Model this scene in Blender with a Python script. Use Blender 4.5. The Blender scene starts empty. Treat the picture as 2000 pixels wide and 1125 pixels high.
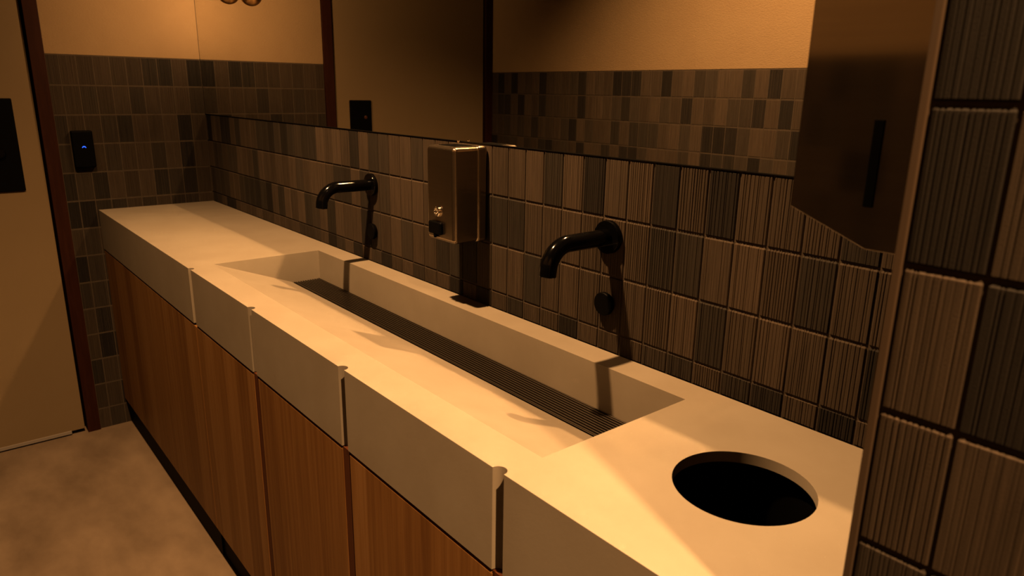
import bpy, bmesh, math, random
from mathutils import Vector, Matrix

random.seed(7)
S = bpy.context.scene
COL = S.collection
PI = math.pi

# ---------------------------------------------------------------- camera, world, lights, exposure
cam_d = bpy.data.cameras.new('camera')
cam_d.sensor_width = 36.0
cam_d.lens = 36.0 * 1390.0 / 2000.0
cam_d.clip_start = 0.02
cam_d.dof.use_dof = True
cam_d.dof.focus_distance = 1.35
cam_d.dof.aperture_fstop = 9.0
cam = bpy.data.objects.new('camera', cam_d)
COL.objects.link(cam)
cam.location = (2.9403, -0.8863, 1.2847)
cam.rotation_euler = (1.3011, -0.0158, 0.8819)
S.camera = cam

W = bpy.data.worlds.new('world')
S.world = W
W.use_nodes = True
W.node_tree.nodes['Background'].inputs[0].default_value = (0, 0, 0, 1)
W.node_tree.nodes['Background'].inputs[1].default_value = 0.0

LIGHT_Y, LIGHT_Z = -0.69, 2.69
WARM = (1.0, 0.525, 0.205)
LAMP_POWER = 7.0


def spot(name, x, y, z, power, angle, blend, size, colour=WARM):
    d = bpy.data.lights.new(name, 'SPOT')
    d.energy = power
    d.color = colour
    d.spot_size = math.radians(angle)
    d.spot_blend = blend
    d.shadow_soft_size = size
    o = bpy.data.objects.new(name, d)
    COL.objects.link(o)
    o.location = (x, y, z)
    return o


spot('downlight_beam', 1.72, LIGHT_Y, LIGHT_Z, 198, 113, 0.8, 0.032)
spot('downlight_beam', 3.56, LIGHT_Y, LIGHT_Z, 270, 113, 0.8, 0.026)

vs = S.view_settings
vs.view_transform = 'Standard'
vs.look = 'None'
vs.exposure = 2.26
vs.gamma = 1.0
vs.use_curve_mapping = False
cy = S.cycles
cy.use_denoising = True
cy.max_bounces = 8
cy.diffuse_bounces = 2
cy.glossy_bounces = 5
cy.caustics_reflective = True
cy.blur_glossy = 0.0
cy.use_guiding = True
cy.use_surface_guiding = True
cy.use_volume_guiding = False
cy.surface_guiding_probability = 0.75
cy.sample_clamp_indirect = 60.0
cy.sample_clamp_direct = 0.0
cy.use_adaptive_sampling = False

# ---------------------------------------------------------------- dimensions (metres)
TW, TH = 0.0514, 0.1            # tile pitch
GW, GH = 0.0030, 0.0034         # joints
TD = 0.0042                     # tile thickness
JB, JF = 0.0022, 0.0009         # depth of the joints: back and return walls, left and opposite walls
ZM = 1.182                      # lower edge of the mirror, a tile joint
ZT = ZM + 2 * TH                # top of the tiled dado
ZC = 0.845                      # top of the counter
ZB = 0.700                      # underside of the counter's front
YC = -0.407                     # front of the counter
XP = 2.7545                     # left edge of the tiled return wall
YP = -0.411                     # front of the tiled return wall
YF = -1.405                     # wall opposite the mirror
XR = 4.3                        # far end of the room
ZR = 2.75                       # ceiling


# ---------------------------------------------------------------- materials
# The photograph is exposed dark and hard: its room soaks up most of the stray light. All finishes are therefore kept
# deep (one common factor on every reflectance) and the exposure makes up for it.
K = 0.15


def deep(c):
    return tuple(K * v for v in c)


def mat(name, base=(0.5, 0.5, 0.5), rough=0.5, metal=0.0, spec=0.5):
    m = bpy.data.materials.new(name)
    m.use_nodes = True
    b = m.node_tree.nodes['Principled BSDF']
    b.inputs['Base Color'].default_value = (*(base if metal > 0.5 else deep(base)), 1)
    b.inputs['Roughness'].default_value = rough
    b.inputs['Metallic'].default_value = metal
    b.inputs['Specular IOR Level'].default_value = spec * (1.0 if metal > 0.5 else K)
    return m


def nd(m, kind, **kw):
    n = m.node_tree.nodes.new(kind)
    for k, v in kw.items():
        if k in n.inputs:
            n.inputs[k].default_value = v
        else:
            setattr(n, k, v)
    return n


def lk(m, a, b):
    m.node_tree.links.new(a, b)


def bsdf(m):
    return m.node_tree.nodes['Principled BSDF']


def coords(m, scale=(1, 1, 1), generated=False):
    t = nd(m, 'ShaderNodeTexCoord')
    mp = nd(m, 'ShaderNodeMapping')
    mp.inputs['Scale'].default_value = scale
    lk(m, t.outputs['Object'], mp.inputs['Vector'])
    return mp.outputs['Vector']


def ramp_mix(m, fac, stops, k=None):
    k = K if k is None else k
    r = nd(m, 'ShaderNodeValToRGB')
    cr = r.color_ramp
    while len(cr.elements) < len(stops):
        cr.elements.new(0.5)
    for e, (p, c) in zip(cr.elements, stops):
        e.position = p
        e.color = (*(k * v for v in c), 1)
    lk(m, fac, r.inputs['Fac'])
    return r.outputs['Color']


def bump(m, height, strength=0.2, dist=0.002, chain=None):
    b = nd(m, 'ShaderNodeBump', Strength=strength, Distance=dist)
    lk(m, height, b.inputs['Height'])
    if chain is not None:
        lk(m, chain, b.inputs['Normal'])
    return b.outputs['Normal']


def noisy(name, a, b, scale=5.0, stretch=(1, 1, 1), rough=0.6, detail=5.0, bstr=0.0, bscale=60.0,
          bdist=0.002, lo=0.35, hi=0.65, metal=0.0, spec=0.5, bstretch=(1, 1, 1)):
    m = mat(name, a, rough, metal, spec)
    v = coords(m, stretch)
    n = nd(m, 'ShaderNodeTexNoise', Scale=scale, Detail=detail, Roughness=0.6)
    lk(m, v, n.inputs['Vector'])
    lk(m, ramp_mix(m, n.outputs['Fac'], [(lo, a), (hi, b)], 1.0 if metal > 0.5 else None), bsdf(m).inputs['Base Color'])
    if bstr > 0:
        v2 = coords(m, bstretch)
        n2 = nd(m, 'ShaderNodeTexNoise', Scale=bscale, Detail=4.0, Roughness=0.6)
        lk(m, v2, n2.inputs['Vector'])
        lk(m, bump(m, n2.outputs['Fac'], bstr, bdist), bsdf(m).inputs['Normal'])
    return m


M = {}
M['stone'] = noisy('cast_counter_stone', (0.64, 0.55, 0.43), (0.70, 0.61, 0.485), 9.0, rough=0.42, detail=6,
                   bstr=0.05, bscale=140, bdist=0.001, spec=0.4)
M['floor'] = noisy('polished_screed', (0.27, 0.195, 0.13), (0.50, 0.375, 0.26), 3.2, stretch=(1, 1.8, 1), rough=0.55,
                   detail=8, bstr=0.05, bscale=40, lo=0.3, hi=0.7)
M['plaster'] = noisy('warm_plaster', (0.66, 0.455, 0.25), (0.70, 0.49, 0.27), 6.0, rough=0.9, bstr=0.5, bscale=140,
                     bdist=0.002, spec=0.2, bstretch=(1, 1, 2.2))
M['ceiling'] = noisy('ceiling_paint', (0.30, 0.22, 0.15), (0.33, 0.24, 0.16), 6.0, rough=0.9, spec=0.2)
M['grout'] = noisy('grey_brown_grout', (0.140, 0.110, 0.082), (0.175, 0.138, 0.104), 60.0, rough=0.95, bstr=0.3, bscale=300,
                   spec=0.1)
M['door'] = noisy('cream_laminate', (0.46, 0.335, 0.19), (0.48, 0.35, 0.20), 4.0, rough=0.5, spec=0.3)
M['jamb'] = noisy('dark_red_brown_wood', (0.055, 0.016, 0.008), (0.075, 0.023, 0.011), 12.0, stretch=(6, 6, 0.6),
                  rough=0.5, spec=0.3)
M['strip'] = noisy('red_brown_edging', (0.17, 0.055, 0.022), (0.22, 0.075, 0.03), 12.0, stretch=(30, 6, 0.6), rough=0.5, spec=0.3)
M['black'] = mat('black_matt', (0.004, 0.004, 0.004), 0.5, spec=0.12)
M['blackpit'] = mat('black_liner', (0.004, 0.004, 0.004), 0.9, spec=0.05)
M['blackgloss'] = mat('black_enamel', (0.004, 0.004, 0.0045), 0.11, spec=0.5)
bsdf(M['blackgloss']).inputs['Specular IOR Level'].default_value = 0.14
M['steel'] = noisy('brushed_steel', (0.21, 0.170, 0.125), (0.25, 0.205, 0.155), 8.0, stretch=(1, 1, 60), rough=0.26,
                   metal=1.0, bstr=0.03, bscale=220, bdist=0.0004, bstretch=(1, 1, 0.02))
M['steelside'] = noisy('satin_steel_panel', (0.15, 0.13, 0.11), (0.165, 0.145, 0.12), 8.0, stretch=(1, 1, 40), rough=0.085,
                       metal=1.0)
M['chrome'] = mat('chrome', (0.75, 0.73, 0.70), 0.08, 1.0)
M['grate'] = mat('dark_grate_steel', (0.075, 0.063, 0.05), 0.34, 1.0)
M['trim'] = mat('bronze_edge_trim', (0.20, 0.14, 0.095), 0.5, 0.4)
M['brass'] = mat('aged_brass', (0.55, 0.33, 0.14), 0.30, 1.0)
M['seal'] = mat('pale_door_seal', (0.60, 0.52, 0.45), 0.7)
M['plinth'] = mat('black_plinth', (0.008, 0.007, 0.006), 0.6, spec=0.2)
M['mirror'] = mat('mirror_silver', (0.87, 0.86, 0.82), 0.0, 1.0)
M['mirror_edge'] = mat('mirror_edge', (0.03, 0.03, 0.028), 0.3, spec=0.3)


def wood_material():
    m = mat('straight_grain_veneer', (0.4, 0.2, 0.07), 0.42, spec=0.3)
    t = nd(m, 'ShaderNodeTexCoord')
    sep = nd(m, 'ShaderNodeSeparateXYZ')
    lk(m, t.outputs['Object'], sep.inputs[0])
    # broad leaves of veneer, each its own tone
    dv = nd(m, 'ShaderNodeMath', operation='MULTIPLY')
    lk(m, sep.outputs['X'], dv.inputs[0])
    dv.inputs[1].default_value = 13.0
    fl = nd(m, 'ShaderNodeMath', operation='FLOOR')
    lk(m, dv.outputs[0], fl.inputs[0])
    wn = nd(m, 'ShaderNodeTexWhiteNoise', noise_dimensions='1D')
    lk(m, fl.outputs[0], wn.inputs['W'])
    v = coords(m, (26, 8, 0.7))
    n = nd(m, 'ShaderNodeTexNoise', Scale=3.0, Detail=8.0, Roughness=0.65)
    lk(m, v, n.inputs['Vector'])
    v2 = coords(m, (220, 40, 2.0))
    n2 = nd(m, 'ShaderNodeTexNoise', Scale=2.0, Detail=4.0)
    lk(m, v2, n2.inputs['Vector'])
    a1 = nd(m, 'ShaderNodeMath', operation='MULTIPLY_ADD')
    lk(m, wn.outputs['Value'], a1.inputs[0])
    a1.inputs[1].default_value = 0.38
    lk(m, n.outputs['Fac'], a1.inputs[2])
    a2 = nd(m, 'ShaderNodeMath', operation='MULTIPLY_ADD')
    lk(m, n2.outputs['Fac'], a2.inputs[0])
    a2.inputs[1].default_value = 0.22
    lk(m, a1.outputs[0], a2.inputs[2])
    c = ramp_mix(m, a2.outputs[0], [(0.50, (0.34, 0.146, 0.042)), (0.80, (0.53, 0.255, 0.078)), (1.0, (0.66, 0.34, 0.12))])
    lk(m, c, bsdf(m).inputs['Base Color'])
    lk(m, bump(m, n2.outputs['Fac'], 0.08, 0.001), bsdf(m).inputs['Normal'])
    return m


M['wood'] = wood_material()


def tile_material():
    """ribbed stoneware: each tile's own tone comes from its object colour, streaks run along the ribs"""
    m = mat('ribbed_stoneware', (0.2, 0.17, 0.14), 0.72, spec=0.3)
    oi = nd(m, 'ShaderNodeObjectInfo')
    t = nd(m, 'ShaderNodeTexCoord')
    mp = nd(m, 'ShaderNodeMapping')
    mp.inputs['Scale'].default_value = (320, 320, 10)
    lk(m, t.outputs['Object'], mp.inputs['Vector'])
    cb = nd(m, 'ShaderNodeCombineXYZ')
    ml = nd(m, 'ShaderNodeMath', operation='MULTIPLY')
    lk(m, oi.outputs['Random'], ml.inputs[0])
    ml.inputs[1].default_value = 300.0
    lk(m, ml.outputs[0], cb.inputs[0])
    lk(m, cb.outputs[0], mp.inputs['Location'])
    n = nd(m, 'ShaderNodeTexNoise', Scale=1.0, Detail=4.0, Roughness=0.6)
    lk(m, mp.outputs[0], n.inputs['Vector'])
    c = ramp_mix(m, n.outputs['Fac'], [(0.3, (0.68, 0.68, 0.68)), (0.7, (1.22, 1.20, 1.18))], 1.0)
    mx = nd(m, 'ShaderNodeMix', data_type='RGBA', blend_type='MULTIPLY')
    mx.inputs['Factor'].default_value = 1.0
    lk(m, oi.outputs['Color'], mx.inputs[6])
    lk(m, c, mx.inputs[7])
    lk(m, mx.outputs[2], bsdf(m).inputs['Base Color'])
    n2 = nd(m, 'ShaderNodeTexNoise', Scale=900.0, Detail=3.0)
    lk(m, t.outputs['Object'], n2.inputs['Vector'])
    lk(m, bump(m, n2.outputs['Fac'], 0.35, 0.0006), bsdf(m).inputs['Normal'])
    return m


M['tile'] = tile_material()


def emitter(name, colour, strength):
    m = bpy.data.materials.new(name)
    m.use_nodes = True
    b = bsdf(m)
    b.inputs['Base Color'].default_value = (0, 0, 0, 1)
    b.inputs['Emission Color'].default_value = (*colour, 1)
    b.inputs['Emission Strength'].default_value = strength
    return m


M['led'] = emitter('blue_indicator', (0.01, 0.10, 1.0), 0.5)
M['bulb'] = emitter('warm_bulb', (1.0, 0.55, 0.22), 0.6)
M['lens'] = emitter('downlight_lens', (1.0, 0.58, 0.25), 0.4)
M['redglow'] = mat('red_marker', (0.16, 0.055, 0.03), 0.4)


# ---------------------------------------------------------------- mesh helpers
def add_box(bm, lo, hi):
    (x0, y0, z0), (x1, y1, z1) = lo, hi
    v = [bm.verts.new(p) for p in ((x0, y0, z0), (x1, y0, z0), (x1, y1, z0), (x0, y1, z0),
                                   (x0, y0, z1), (x1, y0, z1), (x1, y1, z1), (x0, y1, z1))]
    fs = []
    for q in ((0, 3, 2, 1), (4, 5, 6, 7), (0, 1, 5, 4), (1, 2, 6, 5), (2, 3, 7, 6), (3, 0, 4, 7)):
        fs.append(bm.faces.new([v[i] for i in q]))
    return v, fs


def boxbm(lo, hi, bev=0.0, seg=2):
    bm = bmesh.new()
    add_box(bm, lo, hi)
    if bev > 0:
        bmesh.ops.bevel(bm, geom=bm.edges[:], offset=bev, segments=seg, affect='EDGES', profile=0.5, clamp_overlap=True)
    return bm


def add_cyl(bm, c, axis, r0, r1, length, seg=32, cap=True):
    z = Vector(axis).normalized()
    mtx = Matrix.Translation(Vector(c) + z * length / 2) @ z.to_track_quat('Z', 'Y').to_matrix().to_4x4()
    bmesh.ops.create_cone(bm, cap_ends=cap, segments=seg, radius1=r0, radius2=r1, depth=length, matrix=mtx)


def add_lathe(bm, c, axis, prof, seg=32):
    """prof: (radius, height) pairs along the axis, ends closed"""
    z = Vector(axis).normalized()
    q = z.to_track_quat('Z', 'Y').to_matrix()
    rings = []
    for r, hgt in prof:
        ring = []
        for i in range(seg):
            a = 2 * PI * i / seg
            ring.append(bm.verts.new(Vector(c) + q @ Vector((r * math.cos(a), r * math.sin(a), hgt))))
        rings.append(ring)
    for a, b in zip(rings, rings[1:]):
        for i in range(seg):
            bm.faces.new((a[i], a[(i + 1) % seg], b[(i + 1) % seg], b[i]))
    bm.faces.new(rings[0][::-1])
    bm.faces.new(rings[-1])


def add_tube(bm, pts, rad, seg=20):
    pts = [Vector(p) for p in pts]
    rings = []
    side = None
    for i, p in enumerate(pts):
        t = (pts[min(i + 1, len(pts) - 1)] - pts[max(i - 1, 0)]).normalized()
        if side is None:
            side = Vector((1, 0, 0)) if abs(t.x) < 0.9 else Vector((0, 1, 0))
        u = (side - t * side.dot(t)).normalized()
        w = t.cross(u)
        r = rad[i] if isinstance(rad, (list, tuple)) else rad
        rings.append([bm.verts.new(p + (u * math.cos(2 * PI * k / seg) + w * math.sin(2 * PI * k / seg)) * r)
                      for k in range(seg)])
    for a, b in zip(rings, rings[1:]):
        for k in range(seg):
            bm.faces.new((a[k], a[(k + 1) % seg], b[(k + 1) % seg], b[k]))
    bm.faces.new(rings[0][::-1])
    bm.faces.new(rings[-1])


def extrude_poly(bm, pts2, axis, a0, a1):
    """prism from a polygon; axis 'x': pts are (y,z); 'y': pts are (x,z); 'z': pts are (x,y)"""
    def mk(p, a):
        return {'x': (a, p[0], p[1]), 'y': (p[0], a, p[1]), 'z': (p[0], p[1], a)}[axis]
    A = [bm.verts.new(mk(p, a0)) for p in pts2]
    B = [bm.verts.new(mk(p, a1)) for p in pts2]
    n = len(pts2)
    bm.faces.new(A)
    bm.faces.new(B[::-1])
    for i in range(n):
        bm.faces.new((A[i], B[i], B[(i + 1) % n], A[(i + 1) % n]))
    bmesh.ops.recalc_face_normals(bm, faces=bm.faces[:])


def mesh_of(name, bm, material, smooth=False):
    bmesh.ops.recalc_face_normals(bm, faces=bm.faces[:])
    me = bpy.data.meshes.new(name)
    bm.to_mesh(me)
    bm.free()
    me.materials.append(material)
    if smooth:
        me.polygons.foreach_set('use_smooth', [True] * len(me.polygons))
        me.set_sharp_from_angle(angle=math.radians(38))
    if smooth == 'weighted':
        vn = [Vector((0, 0, 0)) for _ in me.vertices]
        for p in me.polygons:
            for v in p.vertices:
                vn[v] += p.normal * p.area
        me.normals_split_custom_set_from_vertices([v.normalized() for v in vn])
    return me


def obj(name, bm, material, parent=None, smooth=False, label=None):
    me = bm if isinstance(bm, bpy.types.Mesh) else mesh_of(name, bm, material, smooth)
    o = bpy.data.objects.new(name, me)
    COL.objects.link(o)
    if parent is not None:
        o.parent = parent
        o.matrix_parent_inverse = Matrix.Translation(-parent.location)
    if label:
        o['label'] = label
    return o


def thing(name, label, cat, loc=(0, 0, 0), group=None):
    o = bpy.data.objects.new(name, None)
    COL.objects.link(o)
    o.location = loc
    o.empty_display_size = 0.05
    return tag(o, label, cat, group)


def tag(o, label, cat, group=None, kind=None):
    o['label'] = label
    o['category'] = cat
    if group:
        o['group'] = group
    if kind:
        o['kind'] = kind
    return o


def struct(name, bm, m, label, cat):
    o = obj(name, bm, m)
    return tag(o, label, cat, kind='structure')


def boolean(o, cutters):
    for c in cutters:
        md = o.modifiers.new('cut', 'BOOLEAN')
        md.operation = 'DIFFERENCE'
        md.solver = 'EXACT'
        md.object = c
    bv = o.modifiers.new('edge', 'BEVEL')
    bv.width = 0.0016
    bv.segments = 2
    bv.limit_method = 'ANGLE'
    bv.angle_limit = math.radians(40)
    dg = bpy.context.evaluated_depsgraph_get()
    me = bpy.data.meshes.new_from_object(o.evaluated_get(dg))
    o.modifiers.clear()
    o.data = me
    for c in cutters:
        d = c.data
        bpy.data.objects.remove(c)
        bpy.data.meshes.remove(d)
    me.polygons.foreach_set('use_smooth', [True] * len(me.polygons))
    me.set_sharp_from_angle(angle=math.radians(14))


# ---------------------------------------------------------------- the room shell
struct('floor', boxbm((-0.2, YF - 0.1, -0.06), (XR, 0.12, 0.0)), M['floor'],
       'mottled brown polished screed floor in front of the cabinets', 'floor')
struct('ceiling', boxbm((-0.2, YF - 0.1, ZR), (XR, 0.12, ZR + 0.06)), M['ceiling'],
       'dim painted ceiling above the washroom', 'ceiling')
wall_back = struct('wall_back', boxbm((0, JB, 0), (XP + 0.05, 0.12, ZR)), M['grout'],
                   'back wall of narrow ribbed tiles between counter and mirror', 'wall')
bm = bmesh.new()
add_box(bm, (-0.12, -0.502, 0), (-JF, 0.0, ZR))
add_box(bm, (-0.12, YF, 2.12), (-JF, -0.502, ZR))
wall_left = struct('wall_left', bm, M['grout'], 'left end wall, dark tiles below and ochre plaster above', 'wall')
obj('plaster', boxbm((-TD - 0.002, -0.502, ZT + 0.001), (-0.0002, 0.0, ZR)), M['plaster'], wall_left)
obj('plaster', boxbm((-TD - 0.002, YF, 2.12), (-0.0002, -0.502, ZR)), M['plaster'], wall_left)
wall_front = struct('wall_front', boxbm((-0.12, YF - 0.1, 0), (XR, YF - JF, ZR)), M['grout'],
                    'wall opposite the mirror with tiled dado and ochre plaster, seen reflected', 'wall')
obj('plaster', boxbm((0, YF - TD - 0.002, 1.373 + 0.001), (XR, YF - 0.0002, ZR)), M['plaster'], wall_front)
wall_right = struct('wall_right', boxbm((XP + JB, YP + JB, 0), (XR, 0.12, ZR)), M['grout'],
                    'tiled return wall in the right foreground ending the counter', 'wall')
obj('plaster', boxbm((XP + 0.001, YP + 0.001, ZT + 0.001), (XR, YP + TD + 0.002, ZR)), M['plaster'], wall_right)
obj('plaster', boxbm((XP + 0.001, YP + TD + 0.002, ZT + 0.001), (XP + TD + 0.002, -0.001, ZR)), M['plaster'], wall_right)
struct('wall_end', boxbm((XR, YF - 0.1, 0), (XR + 0.1, 0.12, ZR)), M['plaster'],
       'plain ochre plaster wall at the right end of the room', 'wall')


# ---------------------------------------------------------------- tiles
def tile_variant(seed):
    """a ribbed tile in local x (width), z (height), front towards -y; grooves of uneven spacing run upright"""
    rnd = random.Random(seed)
    w, hh = TW - GW, TH - GH
    n = rnd.choice((8, 9, 9, 10, 11))
    deep = rnd.uniform(0.0005, 0.0012)
    cuts = [(i + 1 + rnd.uniform(-0.30, 0.30)) / (n + 1) * w for i in range(n)]
    prof = [(0.0, 0.0010)]
    prof.append((0.0011, 0.0))
    for c in cuts:
        g = rnd.uniform(0.0007, 0.0013)
        dd = deep * rnd.uniform(0.6, 1.25)
        prof += [(c - g, rnd.uniform(0, 0.0002)), (c, dd), (c + g, rnd.uniform(0, 0.0002))]
    prof += [(w - 0.0011, 0.0), (w, 0.0010)]
    bm = bmesh.new()
    zs = ((0.0, 0.0008), (0.0010, 0.0), (hh - 0.0024, 0.0), (hh, 0.0023))
    rows = []
    for z, back in zs:
        rows.append([bm.verts.new((x, y + back, z)) for x, y in prof])
    for a, b in zip(rows, rows[1:]):
        for i in range(len(prof) - 1):
            bm.faces.new((a[i], a[i + 1], b[i + 1], b[i]))
    # sides back to the wall
    per = rows[0][:] + [r[-1] for r in rows[1:-1]] + rows[-1][::-1] + [r[0] for r in rows[-2:0:-1]]
    backv = [bm.verts.new((v.co.x, TD, v.co.z)) for v in per]
    k = len(per)
    for i in range(k):
        bm.faces.new((per[i], backv[i], backv[(i + 1) % k], per[(i + 1) % k]))
    return mesh_of('tile', bm, M['tile'])


VARIANTS = [tile_variant(100 + i) for i in range(14)]
# tones of the glaze: (base colour, weight)
TONES = [((0.158, 0.117, 0.083), 5), ((0.126, 0.095, 0.068), 4), ((0.102, 0.082, 0.063), 3), ((0.070, 0.059, 0.047), 2),
         ((0.046, 0.039, 0.033), 2)]
BAG = [c for c, k in TONES for _ in range(k)]
LET = {'l': 0, 'm': 1, 'g': 2, 'd': 3, 'k': 4}


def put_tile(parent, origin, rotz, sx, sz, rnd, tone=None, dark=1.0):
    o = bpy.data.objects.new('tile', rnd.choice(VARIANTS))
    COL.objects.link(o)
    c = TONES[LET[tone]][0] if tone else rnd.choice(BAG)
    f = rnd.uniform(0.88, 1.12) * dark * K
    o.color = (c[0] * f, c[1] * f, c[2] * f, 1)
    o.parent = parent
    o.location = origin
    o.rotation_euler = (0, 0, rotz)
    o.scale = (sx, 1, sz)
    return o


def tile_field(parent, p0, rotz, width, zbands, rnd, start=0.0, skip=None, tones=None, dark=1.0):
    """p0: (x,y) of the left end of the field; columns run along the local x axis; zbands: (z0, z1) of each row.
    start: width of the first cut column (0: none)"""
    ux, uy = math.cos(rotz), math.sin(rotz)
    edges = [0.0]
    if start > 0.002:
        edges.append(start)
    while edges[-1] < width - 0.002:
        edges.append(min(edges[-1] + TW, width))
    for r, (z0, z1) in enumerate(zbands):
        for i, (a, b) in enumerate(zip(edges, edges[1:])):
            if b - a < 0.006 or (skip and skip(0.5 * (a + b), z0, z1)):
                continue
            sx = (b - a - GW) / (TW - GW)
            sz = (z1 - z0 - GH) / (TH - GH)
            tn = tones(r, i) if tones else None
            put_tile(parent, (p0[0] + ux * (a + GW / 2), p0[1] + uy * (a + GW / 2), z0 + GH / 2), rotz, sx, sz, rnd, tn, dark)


rows_up = [(ZM - TH, ZM), (ZM - 2 * TH, ZM - TH), (ZM - 3 * TH, ZM - 2 * TH), (ZC, ZM - 3 * TH)]
# back wall: the columns are set out from the joint at x = 2.2162
first = 2.2162 - 43 * TW
c43 = 43 if first <= 0.002 else 44
# tones read off the photograph, row by row, for the columns from x = 1.805 on (index of column -8 .. +9)
SEEN = {0: 'mmldlkmlkmkmmmdmml', 1: 'ddmmlmlmddmlmdmmkm', 2: 'mldmlmmmmldmlmmkmm', 3: 'mdmmkmmmgdmdkmkmmm'}
base_col = 44 - 8


def back_tones(r, i):
    k = i - base_col
    s = SEEN[r]
    return s[k] if 0 <= k < len(s) else None


tile_field(wall_back, (0.0, 0.0), 0.0, XP, rows_up, random.Random(3), start=first if first > 0.002 else 0.0,
           tones=back_tones)

zl = [(ZT - (k + 1) * TH, ZT - k * TH) for k in range(13)] + [(0.0, ZT - 13 * TH)]
tile_field(wall_left, (0.0, -0.502), PI / 2, 0.502, zl, random.Random(5), start=0.038, dark=0.70,  # dark: the weaker light on this wall is put into its tile colours
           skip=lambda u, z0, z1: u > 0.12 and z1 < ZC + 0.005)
tile_field(wall_right, (XP + 0.004, YP), 0.0, 0.50, zl, random.Random(11), start=0.0475, dark=0.72)  # same tile as elsewhere, darkened in colour to stand for this wall's shade
tile_field(wall_right, (XP, 0.0), -PI / 2, -YP - 0.004, zl, random.Random(12),
           skip=lambda u, z0, z1: z1 < ZC + 0.005)
zf = [(1.373 - (k + 1) * TH, 1.373 - k * TH) for k in range(5)]
tile_field(wall_front, (3.0, YF), PI, 3.0, zf, random.Random(17), start=0.02)


def tile_rest():
    bm = bmesh.new()
    z1 = zf[-1][0]
    r = 0
    while z1 > 0.02:
        z0 = max(z1 - TH, 0.0)
        x = 0.0
        while x < XR - 0.01:
            add_box(bm, (x + GW / 2, YF - TD, z0 + GH / 2), (min(x + TW, XR) - GW / 2, YF, z1 - GH / 2))
            x += TW
        z1 = z0
    for (z0, z1) in zf:
        x = 3.0
        while x < XR - 0.01:
            add_box(bm, (x + GW / 2, YF - TD, z0 + GH / 2), (min(x + TW, XR) - GW / 2, YF, z1 - GH / 2))
            x += TW
    o = obj('tile_remainder', bm, M['tile'], wall_front)
    o.color = (0.105 * K, 0.08 * K, 0.06 * K, 1)
    o['kind'] = 'stuff'


tile_rest()

# slim metal strip on the outer corner of the return wall
tr = tag(obj('trim_1', boxbm((XP - 0.0015, YP - 0.0015, 0), (XP + 0.0040, YP + 0.0040, ZR), 0.001), M['trim']),
         'slim bronze strip on the corner of the tiled return wall', 'edge trim', kind='structure')

# ---------------------------------------------------------------- door in the left wall
door = thing('door_1', 'cream flush door with dark red-brown frame in the left wall', 'door', (0, -0.95, 0))
door['kind'] = 'structure'
obj('door_panel', boxbm((-0.045, -1.353, 0.016), (-0.004, -0.554, 2.08), 0.0015), M['door'], door)
obj('frame', boxbm((-0.12, -0.546, 0), (0.008, -0.503, 2.12), 0.001), M['jamb'], door, label='dark red-brown wooden jamb')
obj('frame', boxbm((-0.12, -1.402, 0), (0.008, -1.361, 2.12), 0.001), M['jamb'], door, label='dark red-brown wooden jamb')
obj('frame', boxbm((-0.12, -1.361, 2.085), (0.008, -0.546, 2.12), 0.001), M['jamb'], door)
obj('backing', boxbm((-0.12, -1.361, 0), (-0.06, -0.546, 2.085)), M['black'], door)
obj('bottom_seal', boxbm((-0.05, -1.353, 0.006), (-0.001, -0.598, 0.019), 0.001), M['seal'], door, label='pale strip along the foot of the door')
plate = obj('lock_plate', boxbm((-0.005, -0.722, 0.930), (0.004, -0.616, 1.236), 0.0035, 3), M['black'], door, 'weighted',
            label='black rounded lock plate')
bm = bmesh.new()
add_lathe(bm, (0.0035, -0.690, 1.162), (1, 0, 0), [(0.0075, 0), (0.0075, 0.002), (0.006, 0.003)], 20)
obj('indicator', bm, M['redglow'], plate, True, label='small red lock indicator')
bm = bmesh.new()
add_lathe(bm, (0.0035, -0.672, 1.06), (1, 0, 0), [(0.016, 0), (0.016, 0.012), (0.013, 0.015)], 24)
obj('turn_knob', bm, M['blackgloss'], plate, True)

# ---------------------------------------------------------------- vanity cabinets and plinth
JOINTS = [0.0, 1.103, 1.517, 1.930, 2.343, XP]
YD = -0.4062
names = ['wide wooden cabinet front below the counter beside the end wall',
         'wooden cabinet front second from the end wall, between thin joint and dark gap',
         'wooden cabinet front in the middle, under the far half of the sink',
         'wooden cabinet front under the near half of the sink',
         'wooden cabinet front nearest the return wall, below the waste hole']
for i, (a, b) in enumerate(zip(JOINTS, JOINTS[1:])):
    t = thing('vanity_cabinet', names[i], 'cabinet', (0.5 * (a + b), -0.2, 0), 'cabinet fronts under the counter')
    ga = 0.0 if i == 0 else (0.001 if i == 1 else 0.0140)
    gb = 0.001 if i == 0 else (0.0112 if i < 4 else 0.001)
    obj('door', boxbm((a + ga, YD, 0.102), (b - gb, YD + 0.019, ZB - 0.006), 0.0012), M['wood'], t)
    bm = bmesh.new()
    for xa, xb in ((a + 0.0005, a + 0.0165), (b - 0.0165, b - 0.0005)):
        add_box(bm, (xa, YD + 0.0195, 0.102), (xb, -0.02, ZB - 0.006))
    add_box(bm, (a + 0.0165, YD + 0.0195, 0.102), (b - 0.0165, -0.02, 0.118))
    obj('carcass', bm, M['jamb'], t)
    if i >= 2:
        obj('pull_strip', boxbm((a - 0.0108, YD + 0.001, 0.102), (a + 0.0108, YD + 0.0190, ZB - 0.001)), M['strip'], t,
            label='dark red-brown strip in the gap beside the door')
p1 = tag(obj('plinth_board', boxbm((0.0, -0.3935, 0), (1.083, -0.376, 0.1015)), M['plinth']),
         'black plinth board on the floor beside the end wall', 'plinth', 'plinth boards')
p2 = tag(obj('plinth_board', boxbm((1.083, -0.3885, 0), (XP, -0.371, 0.1015)), M['plinth']),
         'black plinth board on the floor under the near cabinets', 'plinth', 'plinth boards')

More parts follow.
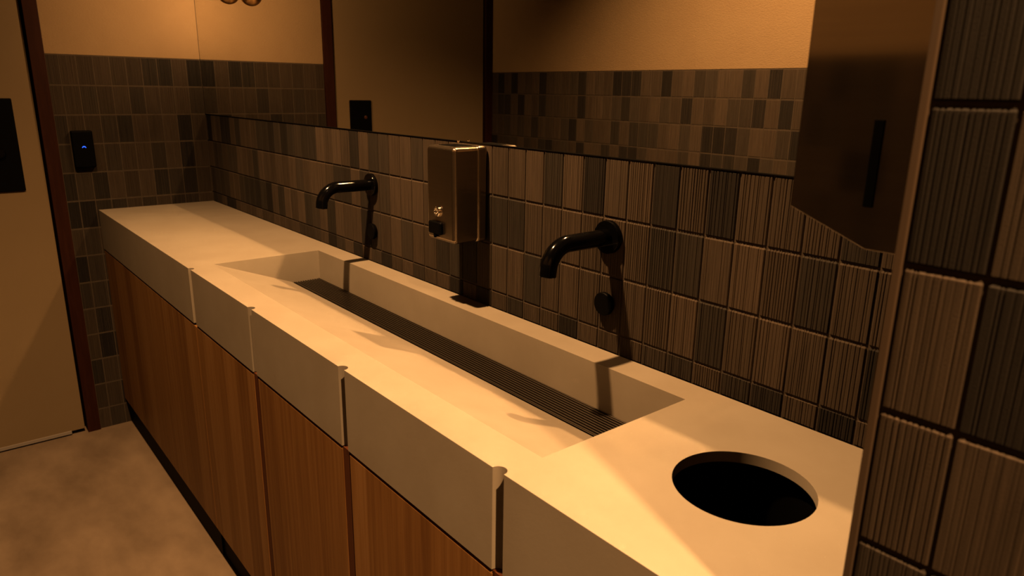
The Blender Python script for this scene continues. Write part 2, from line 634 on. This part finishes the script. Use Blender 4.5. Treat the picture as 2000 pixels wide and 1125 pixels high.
# ---------------------------------------------------------------- counter with trough sink
XA, XB = 1.087, 2.352
SY0, SY1 = -0.344, -0.057       # front and back of the trough
GY0, GY1 = -0.139, -0.0575      # drain channel
GZ = 0.7665
HOLE = (2.5445, -0.2010, 0.0815)
counter = obj('counter', boxbm((0.0005, YC, ZB), (XP - 0.0005, -0.0005, ZC)), M['stone'])
tag(counter, 'long pale cast-stone counter with trough sink, round hole and grooved front', 'counter')
cut = []


def cutter(bm):
    me = mesh_of('cut', bm, M['stone'])
    o = bpy.data.objects.new('cut', me)
    COL.objects.link(o)
    cut.append(o)


bm = bmesh.new()
sl = (ZC - GZ) / (GY0 - SY0)
extrude_poly(bm, [(SY1, 0.80 + 0.1), (SY1, 0.722), (GY0, 0.722), (GY0, GZ - 0.001), (SY0, ZC), (SY0, 0.90)], 'x', XA, XB)
cutter(bm)
bm = bmesh.new()
add_cyl(bm, (HOLE[0], HOLE[1], ZC - 0.0155), (0, 0, 1), HOLE[2], HOLE[2], 0.08, 72)
cutter(bm)
bm = bmesh.new()
add_cyl(bm, (HOLE[0], HOLE[1], ZB - 0.05), (0, 0, 1), 0.10, 0.10, ZC - 0.0150 - ZB + 0.05, 48)
cutter(bm)
for gx in JOINTS[1:-1]:
    bm = bmesh.new()
    add_cyl(bm, (gx, YC + 0.0005, ZB - 0.05), (0, 0, 1), 0.0108, 0.0108, 0.3, 40)
    cutter(bm)
boolean(counter, cut)

# black liner of the waste chute
bm = bmesh.new()
seg = 48
rings = []
for r, z in ((0.098, ZC - 0.0165), (0.092, ZC - 0.0165), (0.088, 0.40), (0.0, 0.40)):
    if r == 0:
        break
    rings.append([bm.verts.new((HOLE[0] + r * math.cos(2 * PI * i / seg), HOLE[1] + r * math.sin(2 * PI * i / seg), z)) for i in range(seg)])
rings.append([bm.verts.new((HOLE[0] + 0.096 * math.cos(2 * PI * i / seg), HOLE[1] + 0.096 * math.sin(2 * PI * i / seg), 0.395)) for i in range(seg)])
for a, b in ((0, 1), (1, 2), (3, 0)):
    for i in range(seg):
        bm.faces.new((rings[a][i], rings[a][(i + 1) % seg], rings[b][(i + 1) % seg], rings[b][i]))
bm.faces.new(rings[2])
bm.faces.new(rings[3][::-1])
tag(obj('waste_bin_liner', bm, M['blackpit'], smooth=True), 'black bin liner under the round hole in the counter', 'bin')

# slotted drain cover
gr = thing('drain_grate', 'long dark steel slotted drain cover at the bottom of the sink', 'drain cover', (0.5 * (XA + XB), -0.1, 0.722))
NB = 10
gy0, gy1 = GY0 + 0.0040, GY1 - 0.0030
obj('frame', boxbm((XA + 0.002, gy0, 0.7225), (XB - 0.002, gy0 + 0.0025, GZ - 0.0005), 0.0004, 1), M['grate'], gr)
obj('frame', boxbm((XA + 0.002, gy1 - 0.0025, 0.7225), (XB - 0.002, gy1, GZ - 0.0005), 0.0004, 1), M['grate'], gr)
pitch = (gy1 - gy0 - 0.005) / NB
for i in range(NB):
    y = gy0 + 0.0025 + (i + 0.5) * pitch
    obj('bar', boxbm((XA + 0.003, y - 0.0018, GZ - 0.006), (XB - 0.003, y + 0.0018, GZ - 0.0008), 0.0007, 2), M['grate'], gr)
nx = 14
for i in range(nx):
    x = XA + 0.03 + i * (XB - XA - 0.06) / (nx - 1)
    obj('cross_rod', boxbm((x - 0.002, gy0 + 0.002, GZ - 0.0105), (x + 0.002, gy1 - 0.002, GZ - 0.0062)), M['black'], gr)
obj('channel', boxbm((XA + 0.002, gy0 + 0.003, 0.7222), (XB - 0.002, gy1 - 0.003, 0.7245)), M['black'], gr)


# ---------------------------------------------------------------- taps
def make_tap(x, zc, label, klabel, kz):
    t = thing('wall_tap', label, 'tap', (x, 0.0, zc), 'black wall taps')
    bm = bmesh.new()
    add_lathe(bm, (x, -0.0005, zc), (0, -1, 0), [(0.0275, 0), (0.0285, 0.001), (0.0285, 0.009), (0.0275, 0.0105), (0.012, 0.0108)], 48)
    obj('flange', bm, M['blackgloss'], t, True)
    pts = [(x, -0.005 - 0.0105 * i, zc) for i in range(9)]
    y0, rb, full = -0.098, 0.043, 84
    for i in range(0, 19):
        a = math.radians(full * i / 18)
        pts.append((x, y0 - rb * math.sin(a), zc - rb * (1 - math.cos(a))))
    a = math.radians(full)
    e = Vector(pts[-1])
    for d in (0.005, 0.0095, 0.0105):
        pts.append(tuple(e + Vector((0, -math.cos(a), -math.sin(a))) * d))
    rad = [0.0143] * (len(pts) - 1) + [0.0133]
    bm = bmesh.new()
    add_tube(bm, pts, rad, 28)
    sp = obj('spout', bm, M['blackgloss'], t, True)
    bm = bmesh.new()
    q = Vector(pts[-1])
    dr = Vector((0, -math.cos(a), -math.sin(a)))
    add_cyl(bm, q - dr * 0.0005, dr, 0.0105, 0.0105, 0.001, 20)
    obj('aerator', bm, M['black'], sp)
    k = thing('tap_knob', klabel, 'tap knob', (x, 0.0, kz), 'black tap knobs')
    bm = bmesh.new()
    add_lathe(bm, (x, -0.0005, kz), (0, -1, 0), [(0.0185, 0), (0.0185, 0.003)], 32)
    obj('base_ring', bm, M['black'], k, True)
    bm = bmesh.new()
    add_lathe(bm, (x, -0.0035, kz), (0, -1, 0), [(0.0200, 0), (0.0206, 0.0008), (0.0206, 0.0065), (0.0192, 0.0078), (0.008, 0.0080)], 40)
    obj('knob_cap', bm, M['black'], k, True)


make_tap(1.310, 1.0495, 'black curved wall tap farther from the camera, left of the soap dispenser',
         'black round knob below the far tap', 0.929)
make_tap(2.132, 1.0495, 'black curved wall tap nearer the camera, right of the soap dispenser',
         'black round knob below the near tap', 0.932)

# ---------------------------------------------------------------- soap dispenser
sd = thing('soap_dispenser', 'stainless steel upright soap dispenser on the tiles between the taps', 'soap dispenser', (1.742, 0, 0.985))
bm = boxbm((1.6905, -0.030, 0.9835), (1.7945, -0.0005, 1.1795), 0.0095, 5)
obj('back_housing', bm, M['steel'], sd, 'weighted')
bm = boxbm((1.6925, -0.084, 0.9855), (1.7920, -0.020, 1.1775), 0.0085, 5)
fr = obj('body', bm, M['steel'], sd, 'weighted')
bm = boxbm((1.712, -0.066, 1.1765), (1.772, -0.010, 1.1785), 0.0008)
ld = obj('filler_lid', bm, M['black'], sd, 'weighted')
bm = bmesh.new()
add_lathe(bm, (1.708, -0.014, 1.178), (0, 0, 1), [(0.0028, 0), (0.0028, 0.006), (0.002, 0.0075)], 14)
obj('lid_lock', bm, M['chrome'], ld, True)
bm = bmesh.new()
add_lathe(bm, (1.7350, -0.0835, 1.0460), (0, -1, 0), [(0.0105, 0), (0.0105, 0.004), (0.009, 0.0055), (0.0075, 0.0055), (0.0065, 0.003), (0.0045, 0.003), (0.003, 0.005)], 28)
obj('sight_ring', bm, M['chrome'], fr, True, label='round chrome ring')
bm = boxbm((1.7075, -0.0915, 0.9990), (1.7520, -0.083, 1.0255), 0.004, 3)
vb = obj('push_button', bm, M['black'], sd, 'weighted', label='black push valve')
bm = bmesh.new()
add_cyl(bm, (1.729, -0.0875, 0.9925), (0, 0, 1), 0.0030, 0.0042, 0.008, 18)
obj('nozzle', bm, M['black'], vb, True)

# ---------------------------------------------------------------- paper towel dispenser on the return wall's side
px0 = 2.6405
pt = thing('paper_towel_dispenser', 'dark satin steel paper towel dispenser on the return wall above the waste hole', 'towel dispenser', (2.70, -0.21, 1.173))
bm = bmesh.new()
extrude_poly(bm, [(px0, 1.1985), (px0 + 0.064, 1.1735), (XP - 0.0008, 1.1735), (XP - 0.0008, 1.535), (px0, 1.535)], 'y', -0.345, -0.075)
bmesh.ops.bevel(bm, geom=bm.edges[:], offset=0.0012, segments=2, affect='EDGES', profile=0.5)
bd = obj('case', bm, M['steelside'], pt, 'weighted')
obj('level_slot', boxbm((2.6985, -0.3462, 1.2055), (2.7060, -0.3448, 1.2690), 0.0004, 1), M['blackpit'], bd, label='upright black level slot')
obj('towel_slot', boxbm((px0 - 0.0006, -0.30, 1.215), (px0 + 0.0006, -0.12, 1.232)), M['black'], bd)

# ---------------------------------------------------------------- mirror
mr = thing('wall_mirror', 'long frameless mirror on the back wall above the tiles', 'mirror', (1.38, 0, ZM))
obj('glass', boxbm((0.0035, -0.0012, ZM + 0.0011), (XP - 0.0035, JB - 0.0002, 2.25)), M['mirror'], mr)
obj('edge_strip', boxbm((0.0035, -0.0014, ZM - 0.0002), (XP - 0.0035, JB - 0.0002, ZM + 0.0010)), M['mirror_edge'], mr,
    label='dark lower edge of the mirror')
obj('edge_strip', boxbm((0.0004, -0.0014, ZM - 0.0002), (0.0034, JB - 0.0002, 2.25)), M['mirror_edge'], mr)
obj('plaster', boxbm((0.0, 0.0, 2.252), (XP, TD + 0.002, ZR)), M['plaster'], wall_back)

# ---------------------------------------------------------------- touchless switch on the left wall
sw = thing('touchless_switch', 'black wall switch with blue light on the left wall tiles beside the door frame', 'switch', (0, -0.429, 1.0))
cs = obj('case', boxbm((0.0005, -0.463, 1.000), (0.022, -0.396, 1.128), 0.005, 3), M['black'], sw, 'weighted')
bm = bmesh.new()
N = 10
o_, i_ = [], []
for k in range(N + 1):
    a = PI * (0.08 + 0.84 * k / N)
    o_.append((-0.428 + 0.0066 * math.cos(a), 1.068 + 0.0072 * math.sin(a)))
    i_.append((-0.428 + 0.0050 * math.cos(a), 1.068 + 0.0040 * math.sin(a)))
extrude_poly(bm, o_ + i_[::-1], 'x', 0.0215, 0.0226)
obj('indicator_light', bm, M['led'], sw, label='small glowing blue arc')

# ---------------------------------------------------------------- round swivel lamp on the mirror, aimed at the left wall
LX, LYY, LZZ, LR = 0.475, -0.0375, 1.575, 0.036
wl = thing('swivel_lamp', 'dark round swivel lamp head on the mirror near the left wall', 'lamp', (LX, 0, LZZ))
bm = bmesh.new()
add_lathe(bm, (LX, -0.0013, LZZ + 0.03), (0, -1, 0), [(0.026, 0), (0.026, 0.004), (0.023, 0.006)], 32)
obj('mounting_plate', bm, M['brass'], wl, True)
bm = bmesh.new()
add_tube(bm, [(LX, -0.006, LZZ + 0.03), (LX, -0.02, LZZ + 0.036), (LX, LYY, LZZ + 0.030)], 0.007, 14)
obj('arm', bm, M['brass'], wl, True)
AIM = Vector((-1.0, -0.62, 0.05)).normalized()
bm = bmesh.new()
add_lathe(bm, (LX, LYY, LZZ), AIM, [(LR * math.sin(a), -LR * math.cos(a)) for a in [0.08 + 2.14 * k / 22 for k in range(23)]]
          + [(LR * 0.76, 0.020), (LR * 0.70, 0.017)], 40)
hd = obj('ball_head', bm, M['brass'], wl, True)
bm = bmesh.new()
add_lathe(bm, Vector((LX, LYY, LZZ)) + AIM * 0.0175, AIM, [(LR * 0.69, 0), (LR * 0.69, 0.0015), (LR * 0.3, 0.003)], 32)
obj('lens', bm, M['bulb'], hd, True, label='glowing warm lens')
lamp = spot('swivel_lamp_beam', *(Vector((LX, LYY, LZZ)) + AIM * 0.036), LAMP_POWER, 128, 0.9, 0.02)
lamp.rotation_euler = AIM.to_track_quat('-Z', 'Y').to_euler()

# ---------------------------------------------------------------- downlight rings in the ceiling
for x, lab in ((1.72, 'recessed round ceiling downlight over the middle of the sink'),
               (3.56, 'recessed round ceiling downlight in front of the return wall')):
    t = thing('ceiling_downlight', lab, 'downlight', (x, LIGHT_Y, ZR), 'ceiling downlights')
    bm = bmesh.new()
    rr = []
    for r, z in ((0.046, ZR), (0.060, ZR), (0.060, ZR - 0.006), (0.046, ZR - 0.009)):
        rr.append([bm.verts.new((x + r * math.cos(2 * PI * i / 36), LIGHT_Y + r * math.sin(2 * PI * i / 36), z)) for i in range(36)])
    for a in range(4):
        for i in range(36):
            bm.faces.new((rr[a][i], rr[a][(i + 1) % 36], rr[(a + 1) % 4][(i + 1) % 36], rr[(a + 1) % 4][i]))
    obj('ring', bm, M['black'], t, True)
    bm = bmesh.new()
    add_cyl(bm, (x, LIGHT_Y, ZR - 0.004), (0, 0, 1), 0.0455, 0.0455, 0.004, 36)
    obj('lens', bm, M['lens'], t)
